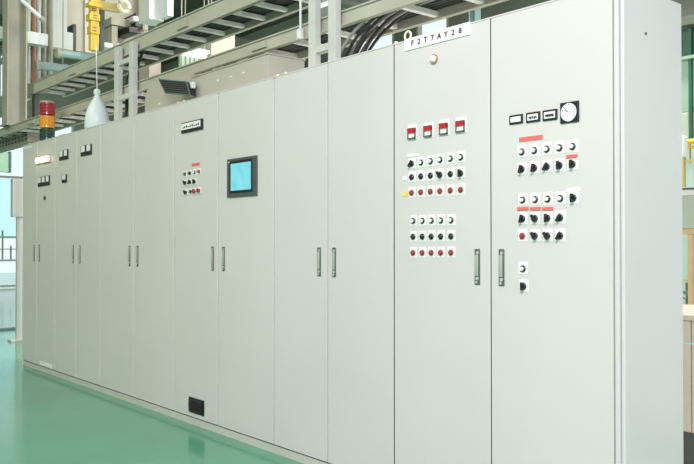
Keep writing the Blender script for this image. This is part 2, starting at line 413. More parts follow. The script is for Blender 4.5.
# ---- push buttons and selector switches (cabinet > push_button > bezel, cap)
def plate_mesh(w, h):
    return MB().cbox((-w/2, -0.004, -h*0.45), (w/2, 0, h*0.55), 'plate_white', 0.001).mesh('plate')
PLATE = plate_mesh(0.056, 0.060); PLATE_S = plate_mesh(0.052, 0.054)
def bezel_mesh():
    b = MB(); b.cyl((0, -0.004, 0), (0, -0.014, 0), 0.017, 'black_ring', 18); b.cyl((0, -0.014, 0), (0, -0.020, 0), 0.017, 'black_ring', 18, 0.013); return b.mesh('bezel', True)
BEZEL = bezel_mesh()
def cap_mesh(mn, r=0.0105, l=0.014):
    b = MB(); b.cyl((0, -0.018, 0), (0, -0.020 - l*0.7, 0), r, mn, 16); b.cyl((0, -0.020 - l*0.7, 0), (0, -0.020 - l, 0), r, mn, 16, r*0.8); return b.mesh('cap', True)
def knob_mesh(mn, a):
    b = MB(); b.cyl((0, -0.018, 0), (0, -0.026, 0), 0.0145, mn, 16)
    d = Vector((math.sin(a), 0, math.cos(a))); e = Vector((d.z, 0, -d.x))
    q = []
    for yy in (-0.024, -0.044):
        for s1, s2 in ((1,1),(1,-1),(-1,-1),(-1,1)):
            v = d * (0.020*s1) + e * (0.006*s2); q.append((v.x, yy, v.z))
    b.add(q, [(0,1,2,3),(7,6,5,4),(0,4,5,1),(1,5,6,2),(2,6,7,3),(3,7,4,0)], mn)
    return b.mesh('knob', True)
CAPS = {k: cap_mesh(v) for k, v in (('w','white_cap'),('b','black'),('r','red_cap'),('g','green_cap'))}
REDM = MB().cyl((0,-0.014,0),(0,-0.030,0),0.012,'red_cap').cyl((0,-0.030,0),(0,-0.042,0),0.021,'red_cap',18,0.017).mesh('mushroom_cap', True)
REDBZ = MB().cyl((0,-0.004,0),(0,-0.016,0),0.016,'red_cap',18).mesh('red_bezel', True)
KNOBS = [knob_mesh('black', a) for a in (0.0, 0.6, -0.6, 0.25)]
def button(ci, px, py, kind, s=1.0, plate=True):
    c = CAB[ci]; x, z = wp(px + (0.9 if ci == 5 else 0.5), py); off = c_off[c.name]
    nm = 'selector_switch' if kind == 's' else 'push_button'
    o = link(nm, PLATE if s >= 1 else PLATE_S, c, Vector((x, 0, z)) + off); o.scale = (s*0.92, 0.5, s*0.92)
    if kind == 'm':
        link('mushroom_cap', REDM, o); link('bezel', REDBZ, o); return
    link('bezel', REDBZ if kind == 'r' else BEZEL, o)
    if kind == 's': link('knob', random.choice(KNOBS), o)
    else: link('cap', CAPS[kind], o)
def lerp(a, b, t): return a + (b - a) * t
# left door of the end cabinet
XS6 = [411.3, 420.5, 430.1, 439.6, 450.0, 460.3]
for y0, y1, ks in ((163.8, 157.3, 'swwwww'), (177.2, 173.3, 'bbbsbs'), (192.8, 189.8, 'rrrrrr')):
    for i, px in enumerate(XS6): button(5, px, lerp(y0, y1, i / 5), ks[i])
XS5 = [412.7, 421.9, 430.9, 440.4, 450.6]
for y0, y1, ks in ((221.0, 220.2, 'wwwww'), (236.8, 236.4, 'bbbbb'), (252.8, 252.6, 'rrrrr')):
    for i, px in enumerate(XS5): button(5, px, lerp(y0, y1, i / 4), ks[i])
# right door of the end cabinet
XR = [521.3, 533.8, 546.3, 559, 572]
for y0, y1, ks in ((151.9, 146.5, 'wwwww'), (169.3, 164.2, 'sssss'), (200.0, 198.0, 'wwwws')):
    for i, px in enumerate(XR): button(5, px + (0.8 if y0 > 190 else 0), lerp(y0, y1, i / 4), ks[i])
for y0, y1, ks in ((218.8, 217.8, 'ssss'), (236.0, 235.8, 'rsss')):
    for i, px in enumerate(XR[:4]): button(5, px + 0.6, lerp(y0, y1, i / 3), ks[i])
button(5, 522.4, 268.7, 'w'); button(5, 523.0, 286.3, 's')
# touchscreen cabinet
for px, py, k in ((184.8, 174, 'g'), (189.8, 173.2, 'b'), (194.4, 172.4, 'w'), (199, 171.6, 'r'),
                  (185.3, 182.8, 's'), (190, 182.2, 's'), (194.6, 181.6, 's'),
                  (185.8, 192.4, 's'), (190.4, 191.8, 'g'), (194.6, 191.2, 'm'), (199, 190.6, 'm')):
    button(3, px, py, k, 0.9)

def quad(ci, name, x0, ya, yb, x1, mname, th=0.003, smooth=False):   # flat rectangle from left top/bottom pixel and right pixel
    c0 = wp(x0, ya); c1 = wp(x0, yb); xx = WX(x1)
    return on(ci, MB().box((c0[0], -th, c0[1]), (xx, 0, c1[1]), mname), name)
# red, yellow and white tags
quad(5, 'red_tag', 519.4, 137.6, 142.0, 543.0, 'red_tag')
quad(5, 'red_tag', 567, 155.2, 158.6, 578, 'red_tag', 0.006)
for a, b in ((518, 528.8), (530.6, 541), (543, 553.4)): quad(5, 'red_tag', a, 207.2, 210.4, b, 'red_tag', 0.006)
quad(5, 'white_tag', 567, 188.2, 192, 580, 'plate_white')
quad(5, 'yellow_tag', 402.5, 191.6, 196.4, 408.5, 'yellow_tag')
quad(5, 'white_tag', 402.8, 176.2, 180.5, 406.8, 'plate_white')
quad(5, 'white_tag', 407.0, 154.4, 157.4, 418.5, 'plate_white')
quad(3, 'red_tag', 192.2, 163.6, 166.4, 199.6, 'red_tag')
quad(0, 'white_sticker', 40, 360.5, 364.8, 52.5, 'plate_white')
quad(0, 'name_plate', 23.2, 147.6, 149.6, 31, 'plate_white')

# white name strip with characters
st = quad(5, 'name_strip', 405.2, 39.8, 51.5, 471, 'plate_white', 0.006)
def text(s, parent, x, z, size, y, off=Vector((0, 0, 0)), mname='ink', name='lettering'):
    cu = bpy.data.curves.new(name, 'FONT'); cu.body = s; cu.size = size; cu.align_x = 'CENTER'; cu.align_y = 'CENTER'; cu.extrude = 0.0006; cu.offset = 0.0012
    o = bpy.data.objects.new(name + '_curve', cu); COL.objects.link(o)
    dg = bpy.context.evaluated_depsgraph_get(); me = bpy.data.meshes.new_from_object(o.evaluated_get(dg))
    bpy.data.objects.remove(o)
    me.materials.clear(); me.materials.append(MATS[mname])
    t = link(name, me, parent, Vector((x, y, z)) , (math.pi / 2, 0, 0)); return t
for chx, ch in zip((413.2, 419.8, 426.4, 433.2, 440.0, 446.8, 453.8, 461.0), 'F2T7AY28'):
    yy = 45.6 - (chx - 405.2) * 0.262
    x, z = wp(chx, yy); text(ch, st, x, z, 0.038, -0.0065, name='letter')
# pilot lamp
x, z = wp(434.6, 59.2)
pl = on(5, MB().cyl((x, 0, z), (x, -0.010, z), 0.024, 'pilot_rim', 20), 'pilot_lamp', True)
MB().cyl((x, -0.010, z), (x, -0.018, z), 0.019, 'pilot', 20, 0.017).cyl((x, -0.018, z), (x, -0.026, z), 0.017, 'pilot', 20, 0.009).build('lens', pl, smooth=True)
# four counters with a red window over a white one
for a, b, ya, yb in ((409.0, 416.4, 126.6, 139.6), (425, 432.7, 124.2, 137.4), (440.6, 448.6, 121.6, 135.2), (457, 465.6, 119.2, 132.8)):
    x0, z1 = wp(a, ya); _, z0 = wp(a, yb); x1 = WX(b); h = z1 - z0; w = x1 - x0
    cm = on(5, MB().cbox((x0 - 0.006, -0.004, z0 - 0.004), (x1 + 0.006, 0, z1 + 0.006), 'plate_white', 0.001), 'counter')
    MB().box((x0, -0.013, z0), (x1, -0.003, z0 + h*0.10), 'handle_grey').box((x0, -0.013, z0), (x0 + 0.003, -0.003, z0 + h*0.75), 'handle_grey').box((x1 - 0.003, -0.013, z0), (x1, -0.003, z0 + h*0.75), 'handle_grey').build('counter_frame', cm)
    MB().box((x0 + 0.003, -0.007, z0 + h*0.10), (x1 - 0.003, -0.003, z0 + h*0.45), 'meter_face').build('white_window', cm)
    MB().box((x0, -0.014, z0 + h*0.45), (x1, -0.003, z0 + h*0.79), 'red_display').build('red_window', cm)
    MB().box((x0, -0.013, z0 + h*0.79), (x1, -0.003, z0 + h*0.83), 'black').build('brow', cm)
# panel meters: black frame, pale face, dark scale marks
def meter(ci, x0p, ya, yb, x1p, marks=5, fr=0.009, bottom=None, name='panel_meter'):
    x0, z1 = wp(x0p, ya); _, z0 = wp(x0p, yb); x1 = WX(x1p); bt = bottom if bottom else fr
    mt = on(ci, MB().cbox((x0, -0.007, z0), (x1, 0, z1), 'black', 0.002), name)
    MB().box((x0 + fr, -0.0080, z0 + bt), (x1 - fr, -0.006, z1 - fr), 'meter_face').build('face', mt)
    b = MB(); zc = z0 + bt + (z1 - z0 - bt - fr) * 0.45; w = x1 - x0 - 2*fr
    for i in range(marks):
        xx = x0 + fr + w * (0.18 + 0.64 * i / max(1, marks - 1))
        b.box((xx - 0.0035, -0.0086, zc - 0.005 - 0.003*(i % 2)), (xx + 0.0035, -0.0076, zc + 0.005), 'ink')
    if marks: b.build('scale_marks', mt)
    return mt
meter(5, 510.0, 115.8, 125.0, 523.6, 0)
meter(5, 526.8, 113.2, 123.2, 541.0, 5)
meter(5, 543.3, 110.8, 121.4, 558.2, 6)
x0, z1 = wp(561, 103.4); _, z0 = wp(561, 124.0); x1 = WX(580)
rm = on(5, MB().cbox((x0, -0.008, z0), (x1, 0, z1), 'black', 0.002), 'round_meter')
cx, cz = (x0 + x1)/2 - 0.002, (z0 + z1)/2; R = (x1 - x0)*0.42
MB().cyl((cx, -0.007, cz), (cx, -0.010, cz), R, 'meter_face', 32).build('dial', rm, smooth=True)
b = MB()
for i in range(11):
    t = math.radians(210 - 24*i); d = Vector((math.cos(t), 0, math.sin(t)))
    b.cyl(Vector((cx, -0.0103, cz)) + d*R*0.76, Vector((cx, -0.0103, cz)) + d*R*0.9, 0.0016, 'ink', 5)
b.build('scale_marks', rm)
MB().cyl((cx, -0.0108, cz), (cx - R*0.45, -0.0108, cz + R*0.35), 0.0016, 'ink', 5).build('needle', rm)
# name plate with thick dark right and bottom edge (touchscreen cabinet)
x0, z1 = wp(182.5, 123.4); _, z0 = wp(182.5, 133.6); x1 = WX(203.2)
npl = on(3, MB().cbox((x0, -0.012, z0), (x1, 0, z1), 'black', 0.002), 'name_plate')
MB().box((x0 + 0.003, -0.0135, z0 + 0.022), (x1 - 0.022, -0.011, z1 - 0.008), 'meter_face').build('face', npl)
b = MB()
for i in range(9):
    xx = lerp(x0 + 0.02, x1 - 0.06, i / 8); zz = (z0 + z1)/2 - 0.004
    b.box((xx, -0.0142, zz), (xx + 0.018, -0.0130, zz + 0.008 + 0.004*(i % 3)), 'ink')
b.build('lettering', npl)
# touchscreen
x0, z1 = wp(228.3, 159.6); _, z0 = wp(228.3, 197.8); x1 = WX(257.7)
ts = on(3, MB().cbox((x0, -0.012, z0), (x1, 0, z1), 'screen_frame', 0.003), 'touchscreen')
a0, c1 = wp(232.4, 164.2); _, c0 = wp(232.4, 191.0); a1 = WX(252.4)
MB().box((a0 - 0.018, -0.0130, c0 - 0.018), (a1 + 0.018, -0.011, c1 + 0.018), 'screen_dark').build('screen_border', ts)
MB().box((a0, -0.0140, c0), (a1, -0.0125, c1), 'screen').build('screen', ts)
MB().box((x0 + 0.018, -0.0130, z1 - 0.026), (x0 + 0.04, -0.0115, z1 - 0.018), 'meter_face').build('badge', ts)
# louvred floor vent
x0, z1 = wp(189.6, 396.4); _, z0 = wp(189.6, 411.4); x1 = WX(204.8)
vt = on(3, MB().cbox((x0, -0.008, z0), (x1, 0, z1), 'black', 0.002), 'vent')
n = 7
for i in range(n):
    zz = lerp(z0 + 0.015, z1 - 0.022, i / (n - 1))
    MB().add([(x0+.012,-.009,zz+.012),(x1-.012,-.009,zz+.012),(x1-.012,-.020,zz),(x0+.012,-.020,zz),(x0+.012,-.007,zz+.010),(x1-.012,-.007,zz+.010),(x1-.012,-.018,zz-.002),(x0+.012,-.018,zz-.002)],
             [(0,1,2,3),(7,6,5,4),(0,4,5,1),(1,5,6,2),(2,6,7,3),(3,7,4,0)], 'black').build('louvre', vt)
# small twin / triple meters at the left
def small_meter(ci, a, ya, yb, bpx, cells):
    x0, z1 = wp(a, ya); _, z0 = wp(a, yb); x1 = WX(bpx); h = z1 - z0
    mt = on(ci, MB().cbox((x0, -0.008, z0), (x1, 0, z1), 'black', 0.002), 'meter_block')
    w = (x1 - x0) / cells
    for i in range(cells):
        MB().box((x0 + w*i + w*0.12, -0.0095, z0 + h*0.38), (x0 + w*(i+1) - w*0.22, -0.007, z1 - h*0.04), 'meter_face').build('face', mt)
small_meter(1, 59.8, 151.2, 160.8, 68.3, 2)
small_meter(1, 62.4, 175.0, 183.0, 66.9, 1)
small_meter(1, 81.4, 146.2, 156.6, 91.8, 2)
small_meter(0, 38.4, 177.4, 186.8, 49.9, 3)
x, z = wp(45.2, 198)
on(0, MB().cyl((x, 0, z), (x, -0.01, z), 0.02, 'black', 16), 'push_button', True)
x0, z1 = wp(38.2, 158.2); _, z0 = wp(38.2, 163.6); x1 = WX(49.8)
lp = on(0, MB().cbox((x0 - 0.02, -0.010, z0 - 0.012), (x1 + 0.02, 0, z1 + 0.012), 'pilot_rim', 0.003), 'signal_lamp')
MB().cbox((x0, -0.035, z0), (x1, -0.008, z1), 'lamp_on', 0.01).build('lens', lp)

ZLOW = WZ(309, 36.9, 0.30)     # underside of the lower cable ladder
# ------------------------------------------------------------------ things standing on the cabinets
# signal tower
p = PY(47.2, 137, 0.12); bx_, by_ = p.x, 0.12
s = WZ(47, 101.5, 0.12) - TOP; R = 0.078
tw = thing('signal_tower', 'round signal tower with red, amber and dark green lenses on the cabinet top', 'signal light', (bx_, by_, TOP))
MB().lathe([(R*0.9, 0), (R*0.9, s*0.05)], 'black').build('base', tw, smooth=True)
for n_, a, b_, mn in (('green_lens', 0.05, 0.33, 'tower_green'), ('amber_lens', 0.345, 0.64, 'tower_amber'), ('red_lens', 0.655, 0.95, 'tower_red')):
    pr = [(R*0.94, s*a)]
    for j in range(4):
        u0 = a + (b_ - a) * (j + 0.1) / 4; u1 = a + (b_ - a) * (j + 0.9) / 4
        pr += [(R, s*u0), (R, s*u1), (R*0.965, s*(u1 + 0.004))]
    MB().lathe(pr, mn).build(n_, tw, smooth=True)
MB().lathe([(R, s*0.95), (R, s*0.975), (R*0.85, s)], 'pinkish').build('cap', tw, smooth=True)
# white bell-shaped cover with a thin rod
p = PY(97, 118, 0.15); zt = WZ(97, 90, 0.15) - TOP
bl = thing('bell_cover', 'pale white bell-shaped cover with a thin upright rod, standing on the cabinets', 'cover', (p.x, 0.15, TOP))
MB().lathe([(0.10, 0), (0.116, zt*0.08), (0.114, zt*0.28), (0.098, zt*0.48), (0.068, zt*0.66), (0.034, zt*0.79), (0.020, zt*0.88)], 'plastic_white', 24).build('bell', bl, smooth=True)
MB().lathe([(0.026, zt*0.88), (0.034, zt*0.92), (0.03, zt*1.0), (0.01, zt*1.03)], 'white_paint', 14).build('knob', bl, smooth=True)
MB().cyl((0.0, 0, zt), (-0.03, 0, zt + 0.43), 0.005, 'white_paint', 6).build('rod', bl)
# two ducts on top of the cabinets
p1 = PY(268, 54, 0.14); p0 = PY(192, 80, 0.14)
du = thing('duct_box', 'long low beige sheet-metal box on the touchscreen cabinet, under the cable ladder', 'box', ((p0.x + p1.x)/2, 0.3, TOP))
hx = (p1.x - p0.x)/2; hz = p1.z - TOP
MB().cbox((-hx, -0.16, 0), (hx, 0.15, hz), 'duct', 0.004).build('shell', du)
MB().box((-hx - 0.004, -0.166, hz), (hx + 0.006, 0.156, hz + 0.008), 'duct').build('lid', du)
for u in (-0.25, 0.1, 0.42): MB().cyl((hx*u, -0.16, hz*0.62), (hx*u, -0.168, hz*0.62), 0.009, 'white_paint', 10).build('screw', du)
p1 = PY(190, 80, 0.24); p0 = PY(145, 92, 0.24)
hx = (p1.x - p0.x)/2; zt = min(WZ(160, 81, 0.24), ZLOW - 0.01) - TOP
d2 = thing('rounded_box', 'beige box with a rounded upper corner behind the slanted black vent hood', 'box', ((p0.x + p1.x)/2, 0.33, TOP))
rr = 0.12; poly = [(hx, 0), (hx, zt)] + [(-hx + rr - rr*math.sin(t), zt - rr + rr*math.cos(t)) for t in [math.pi/2*i/6 for i in range(7)]] + [(-hx, 0)]
MB().prism(poly, -0.09, 0.12, 'duct').build('shell', d2)
MB().cyl((-hx*0.3, -0.09, zt*0.4), (-hx*0.3, -0.097, zt*0.4), 0.012, 'white_paint', 10).build('screw', d2)
# slanted black vent hood
yv = 0.06
q = [PY(159.5, 79.5, yv), PY(187.0, 82, yv), PY(190.5, 95.0, yv), PY(166, 93, yv)]
o = Vector(((q[0].x + q[2].x)/2, 0.12, TOP))
vh = thing('vent_hood', 'slanted black vent hood with a slatted face on the cabinet top', 'vent hood', o)
L = [v - o for v in q]; zlo = 0.0
L[2].z = max(L[2].z, 0.0); L[3].z = max(L[3].z, 0.0)
bk = [v + Vector((0, 0.05, 0)) for v in L]
MB().add([*L, *bk], [(0,1,2,3),(7,6,5,4),(0,4,5,1),(1,5,6,2),(2,6,7,3),(3,7,4,0)], 'black').build('hood', vh)
nrm = (L[1] - L[0]).cross(L[3] - L[0]).normalized()
if nrm.y > 0: nrm = -nrm
MB().tube([v + nrm*0.004 for v in L], 0.006, 'bluegrey', 6, True).build('rim', vh)
for i in range(1, 6):
    u = i/6; MB().cyl(L[0].lerp(L[3], u) + nrm*0.004, L[1].lerp(L[2], u) + nrm*0.004, 0.004, 'screen_frame', 6).build('slat', vh)
MB().cbox((L[1].x + 0.0, L[1].y + 0.02, L[1].z - 0.05), (L[1].x + 0.045, L[1].y + 0.05, L[1].z + 0.0), 'white_paint', 0.004).build('bracket', vh)

# ------------------------------------------------------------------ cable ladders overhead
YN, YF = 0.30, 0.66
def rungmesh(w, h, ln, mn, axis='y'):
    return MB().box((-w/2, 0, 0), (w/2, ln, h), mn).mesh('rung')
RUNG = rungmesh(0.04, 0.03, YF - YN - 0.05, 'rung')
def ladder(label, z0, h, xa, xb, sp):
    t = thing('cable_ladder', label, 'cable tray', ((xa + xb)/2, (YN + YF)/2, z0), 'overhead cable ladders')
    ox = Vector((-(xa + xb)/2, -(YN + YF)/2, 0))
    for y in (YN, YF - 0.025):
        b = MB(); b.box((xa, y, 0), (xb, y + 0.025, h), 'tray')
        ya = y - 0.012 if y == YN else y + 0.025
        b.box((xa, ya, 0), (xb, ya + 0.012, 0.010), 'tray'); b.box((xa, ya, h - 0.010), (xb, ya + 0.012, h), 'tray')
        b.build('side_rail', t, ox)
    x = xa + 0.1
    while x < xb:
        link('rung', RUNG, t, Vector((x, YN + 0.025, 0.012)) + ox); x += sp
    k = xa + 1.2
    while k < xb:
        MB().box((k - 0.09, YN - 0.018, h*0.25), (k + 0.09, YN - 0.0, h*0.75), 'tray').build('splice_plate', t, ox); k += 2.4
    return t
pz = lambda px, py: WZ(px, py, YN)
ZU0, ZL0 = pz(200, 25.5), pz(309, 36.9)
HU, HL = 0.135, 0.095
UX0, UX1 = WX(33, YN), 2.4
LX0, LX1 = -13.2, 2.4
ladder('upper steel cable ladder with a deep side rail, high above the cabinets', ZU0, HU, UX0, UX1, 0.30)
ladder('lower steel cable ladder running just above the cabinet tops', ZL0, HL, LX0, LX1, 0.36)
def wavy(xa, xb, y, z, amp, ph):
    pts = []; n = 26
    for i in range(n + 1):
        u = i / n; pts.append((lerp(xa, xb, u), y + amp*math.sin(ph + u*9), z + 0.006*abs(math.sin(ph*2 + u*14))))
    return pts
def run(lab, grp, xa, xb, y, zz, r, ph):
    tag(MB().tube(wavy(xa, xb, y, zz + r, 0.004, ph), r, 'cable', 6).build('power_cable', smooth=True), lab, 'cable', grp)
for i in range(9):
    run('black power cable lying in the upper cable ladder', 'cables in the upper ladder', UX0 + .1, UX1, YN + 0.05 + i*0.033, ZU0 + 0.044, 0.0125, i*1.3)
for i in range(4):
    run('black power cable lying along the back half of the lower cable ladder', 'long cables in the lower ladder', LX0 + .1, LX1, YN + 0.215 + i*0.033, ZL0 + 0.044, 0.0125, i*1.1)
for i in range(5):
    run('black power cable in the front half of the lower ladder before the tall uprights', 'short cables in the lower ladder', LX0 + .1, WX(296, YN), YN + 0.05 + i*0.033, ZL0 + 0.044, 0.0125, i*1.7)

# vertical ladders dropping cables into the cabinets
def drop_ladder(label, pxs, wpx, zt, y, rungs):
    xs = [WX(a, y) for a in pxs]; w = wpx
    t = thing('drop_ladder', label, 'cable tray', (sum(xs)/2, y, TOP), 'upright cable ladders')
    ox = Vector((-sum(xs)/2, -y, -TOP))
    for i, x in enumerate(xs):
        b = MB().cbox((x - w/2, y - 0.03, TOP), (x + w/2, y + 0.02, zt[i]), 'post', 0.004)
        r_ = b.build('rail', t, ox)
        for zc in (0.35, 0.7):
            z = lerp(TOP, zt[i], zc); MB().box((x - w/2 - 0.004, y - 0.034, z - 0.006), (x + w/2 + 0.004, y + 0.022, z + 0.006), 'post').build('clamp_band', r_, (0, 0, 0))
    for z in rungs:
        MB().box((xs[0], y - 0.02, z - 0.022), (xs[1], y + 0.01, z + 0.022), 'post').build('rung', t, ox)
    MB().box((xs[0] - 0.06, y - 0.034, TOP), (xs[1] + 0.06, y + 0.024, TOP + 0.012), 'post').build('foot_plate', t, ox)
    return t
yd = 0.262
drop_ladder('upright cable ladder rising past both cable ladders, with black cables behind it', (315, 335), 0.072, (4.4, 4.4), yd, (WZ(325, 48, yd), 3.05, 3.6))
drop_ladder('shorter upright cable ladder ending in square caps beside the yellow hoist', (118.3, 133.2), 0.082, (WZ(118, 48, yd), WZ(133, 43, yd)), yd, (WZ(125, 97, yd), WZ(125, 62, yd)))
# bundle bending out of the lower ladder down behind the right upright
for i in range(8):
    sx = WX(344, 0.42) + 0.016*((i*3) % 8); y = YN + 0.042 + 0.0215*i
    zt = ZL0 + 0.058 + 0.012*(i % 3)
    pts = []
    for j in range(14):
        u = j/13; a = u*math.pi/2
        pts.append((sx + (0.62 + 0.05*(i % 4))*(1 - math.cos(a)), y, TOP + 0.002 + (zt - TOP)*math.sin(a)))
    pts += [(sx + 1.6, y, zt), (sx + 3.0, y, zt)]
    tag(MB().tube(pts, 0.0105, 'cable' if i % 3 else 'cable_grey', 7).build('drop_cable', smooth=True),
        'cable bending down from the lower ladder into the cabinet top behind the tall uprights' if i % 3 else 'grey cable bending down into the cabinet top behind the tall uprights', 'cable', 'bent drop cables' if i % 3 else 'grey drop cables')
for i in range(5):
    sx = WX(127, 0.4) + 0.035*i - 0.06
    pts = [(sx, 0.42, TOP), (sx, 0.42, ZL0 + 0.2), (sx + 0.02, 0.44, ZU0 - 0.1), (sx + 0.18, 0.45, ZU0 + 0.09)]
    tag(MB().tube(pts, 0.014, 'cable_grey' if i == 2 else 'cable', 6).build('drop_cable', smooth=True),
        'grey cable dropping behind the short capped uprights' if i == 2 else 'black cable dropping behind the short capped uprights', 'cable', 'cables at the short uprights')
# hanger rod and thin posts
p = PY(300.5, 37, YN - 0.03)
hr = thing('hanger_rod', 'thin hanger rod with a white clamp holding the lower ladder, beside the tall uprights', 'rod', (p.x, YN - 0.03, ZL0))
MB().cyl((0, 0, 0.02), (0, 0, 1.6), 0.008, 'white_paint', 8).build('rod', hr)
MB().cbox((-0.02, -0.02, -0.01), (0.02, 0.014, 0.06), 'white_paint', 0.006).build('clamp', hr)
p = PY(474, 20, 1.1)
ch = thing('channel_post', 'teal steel channel post rising behind the white name strip', 'post', (p.x, 1.1, 0))
for sx in (-0.028, 0.022): MB().box((sx, -0.02, 0), (sx + 0.010, 0.03, HZ - 0.3), 'teal_post').build('flange', ch)
MB().box((-0.02, 0.02, 0), (0.022, 0.03, HZ - 0.3), 'steel_dark').build('web', ch)
MB().box((-0.04, -0.03, WZ(474, 4, 1.1)), (0.04, -0.018, WZ(474, 1.5, 1.1)), 'white_paint').build('clamp', ch)

# ------------------------------------------------------------------ hall steelwork beyond the cabinets, upper left
def pbox(name, label, cat, px0, px1, py0, py1, y, dep, mn, group=None, c=0.008, parent=None):
    a = PY(px0, py0, y); b_ = PY(px1, py1, y)
    xm = (px0 + px1)/2
    z1 = PY(xm, py0, y).z; z0 = PY(xm, py1, y).z
    o = Vector(((a.x + b_.x)/2, y, z0))
    h = MB().cbox((a.x - o.x, 0, 0), (b_.x - o.x, dep, z1 - z0), mn, c).build(name, parent, o)
    if label: tag(h, label, cat, group)
    return h
def xbox(name, label, cat, px0, px1, py0, py1, x, dep, mn, group=None, c=0.008, top=None):
    # a box whose face at x (towards the aisle end) covers the pixel rectangle; dep goes away along -x
    xm = (px0 + px1)/2
    y0 = PX(px0, 100, x).y; y1 = PX(px1, 100, x).y; z1 = PX(xm, py0, x).z if top is None else top; z0 = PX(xm, py1, x).z
    o = Vector((x, (y0 + y1)/2, z0))
    h = MB().cbox((-dep, y0 - o.y, 0), (0, y1 - o.y, z1 - z0), mn, c).build(name, None, o)
    if label: tag(h, label, cat, group)
    return h
def under(ch, par): ch.location = ch.location - par.location; ch.parent = par; return ch
# hanging H column carrying the ladders
xc = -10.35; p = PX(7, 125, xc); p2 = PX(27, 125, xc); zc = p.z
hc = ibeam('hanging_column', 'z', (0, 0, 0), HZ - zc, p2.y - p.y, 0.20, 'steel'); hc.location = (xc - 0.1, p.y, zc)
tag(hc, 'beige steel H-section column hanging from the roof behind the lower ladder', 'column')
MB().box((-0.13, -0.02, 0.0), (0.13, p2.y - p.y + 0.02, 0.02), 'steel').build('end_plate', hc)
# stub beam on the column going on to the left
p = PY(3, 76, 0.78)
tag(MB().box((-2.2, 0, 0), (-0.02, 0.12, 0.15), 'steel').build('stub_beam', None, (xc - 0.2, 0.86, PX(3, 76, xc).z)), 'short beige beam bolted to the hanging column', 'beam')
# dark post and slats beside the tower
p = PY(35.5, 122, 0.30)
dp = thing('dark_stand', 'dark steel stand with short slats behind the signal tower', 'stand', (PY(35.5, 122, 0.76).x, 0.76, 0))
zz = WZ(35.5, 94, 0.76)
MB().cbox((-0.05, -0.03, 0), (0.05, 0.03, zz), 'steel_dark', 0.004).build('post', dp)
for u in (0.76, 0.80, 0.84, 0.88, 0.92): MB().box((-0.20, -0.05, zz*u), (-0.04, -0.02, zz*u + 0.05), 'steel').build('slat', dp)
MB().box((-0.14, -0.04, zz), (0.40, 0.05, zz + 0.03), 'pinkish').build('top_bar', dp)
# perforated trunking under the lower ladder, left end
xa, xb = LX0, WX(27, 0.45); zt_ = WZ(5, 139, 0.45); zb_ = WZ(5, 148, 0.45)
tr = thing('perforated_trunking', 'pinkish perforated trunking slung under the lower ladder', 'trunking', ((xa + xb)/2, 0.45, zb_))
ox = Vector((-(xa + xb)/2, 0, 0))
MB().box((xa, 0, 0), (xb, 0.15, zt_ - zb_), 'pinkish').build('channel', tr, ox)
x = xa + 0.05
while x < xb - 0.05:
    for u in (0.3, 0.68):
        MB().box((x, -0.003, (zt_ - zb_)*u - 0.012), (x + 0.05, 0.004, (zt_ - zb_)*u + 0.012), 'gap').build('slot', tr, ox)
    x += 0.13
for x in (xa + 0.4, xb - 0.3): MB().box((x, 0.02, zt_ - zb_), (x + 0.03, 0.05, ZL0 - zb_), 'white_paint').build('hanger', tr, ox)
# pipes
for px0, px1, mn, lab, yy, pyb in ((21, 25, 'steel', 'beige upright pipe nearest the hanging column', 1.7, 98),
                       (27.3, 30.2, 'white_paint', 'white upright pipe beside the rust-red one', 1.6, 84),
                       (31.5, 35.6, 'rust', 'rust-red upright pipe behind the ladders', 1.6, 82),
                       (36.3, 40.6, 'white_paint', 'wider white upright pipe on the far side of the rust-red one', 1.75, 92),
                       (42.2, 46.0, 'steel', 'beige upright pipe next to the white sheet-metal hopper', 1.75, 88),
                       (47.5, 52.5, 'steel', 'thick beige upright pipe against the white sheet-metal hopper', 1.9, 86)):
    xx = -11.0 - 0.5 * (yy - 1.6); c_ = PX((px0 + px1)/2, 60, xx); r = (px1 - px0)/2 * (c_ - EYE).length / F; zb = PX((px0 + px1)/2, pyb, xx).z
    o = thing('upright_pipe', lab, 'pipe', (xx, c_.y, zb))
    MB().cyl((0, 0, 0), (0, 0, HZ - zb), r, mn, 14).build('tube', o, smooth=True)
    MB().cyl((0, 0, 0.0), (0, 0, 0.05), r*1.25, mn, 14).build('flange', o, smooth=True)
# large duct behind, white hopper, dark bar
dk = xbox('air_duct', 'large flat beige air duct hanging behind the yellow hoist', 'duct', 66, 101, 0, 52, -12.2, 0.6, 'duct', top=HZ)
under(xbox('stiffener', None, None, 84.5, 85.5, 0, 52, -12.17, 0.03, 'duct', c=0.003, top=HZ), dk)
under(xbox('dark_bar', None, None, 72.8, 76.0, 24, 50, -11.95, 0.25, 'steel_dark', c=0.004), dk)
xh = -11.6; p = PX(53, 48, xh); hp = thing('hopper', 'white sheet-metal hopper with a stepped lower edge', 'hopper', (xh, p.y, p.z))
ys = [PX(a, 48, xh).y - p.y for a in (53, 67, 73)]; z1 = PX(68, 32, xh).z - p.z; zt = HZ - p.z
def lshape(x0, x1):
    pts = [(ys[0], 0), (ys[2], 0), (ys[2], z1), (ys[1], z1), (ys[1], zt), (ys[0], zt)]; n = 6
    v = [(x0, y, z) for y, z in pts] + [(x1, y, z) for y, z in pts]
    return MB().add(v, [tuple(range(n)), tuple(range(2*n-1, n-1, -1))] + [(i, n+i, n+(i+1)%n, (i+1)%n) for i in range(n)], 'white_paint')
lshape(-0.25, 0).build('shell', hp)
MB().box((-0.26, ys[0] - 0.01, -0.02), (0.01, ys[2] + 0.01, 0.012), 'steel').build('rim', hp)
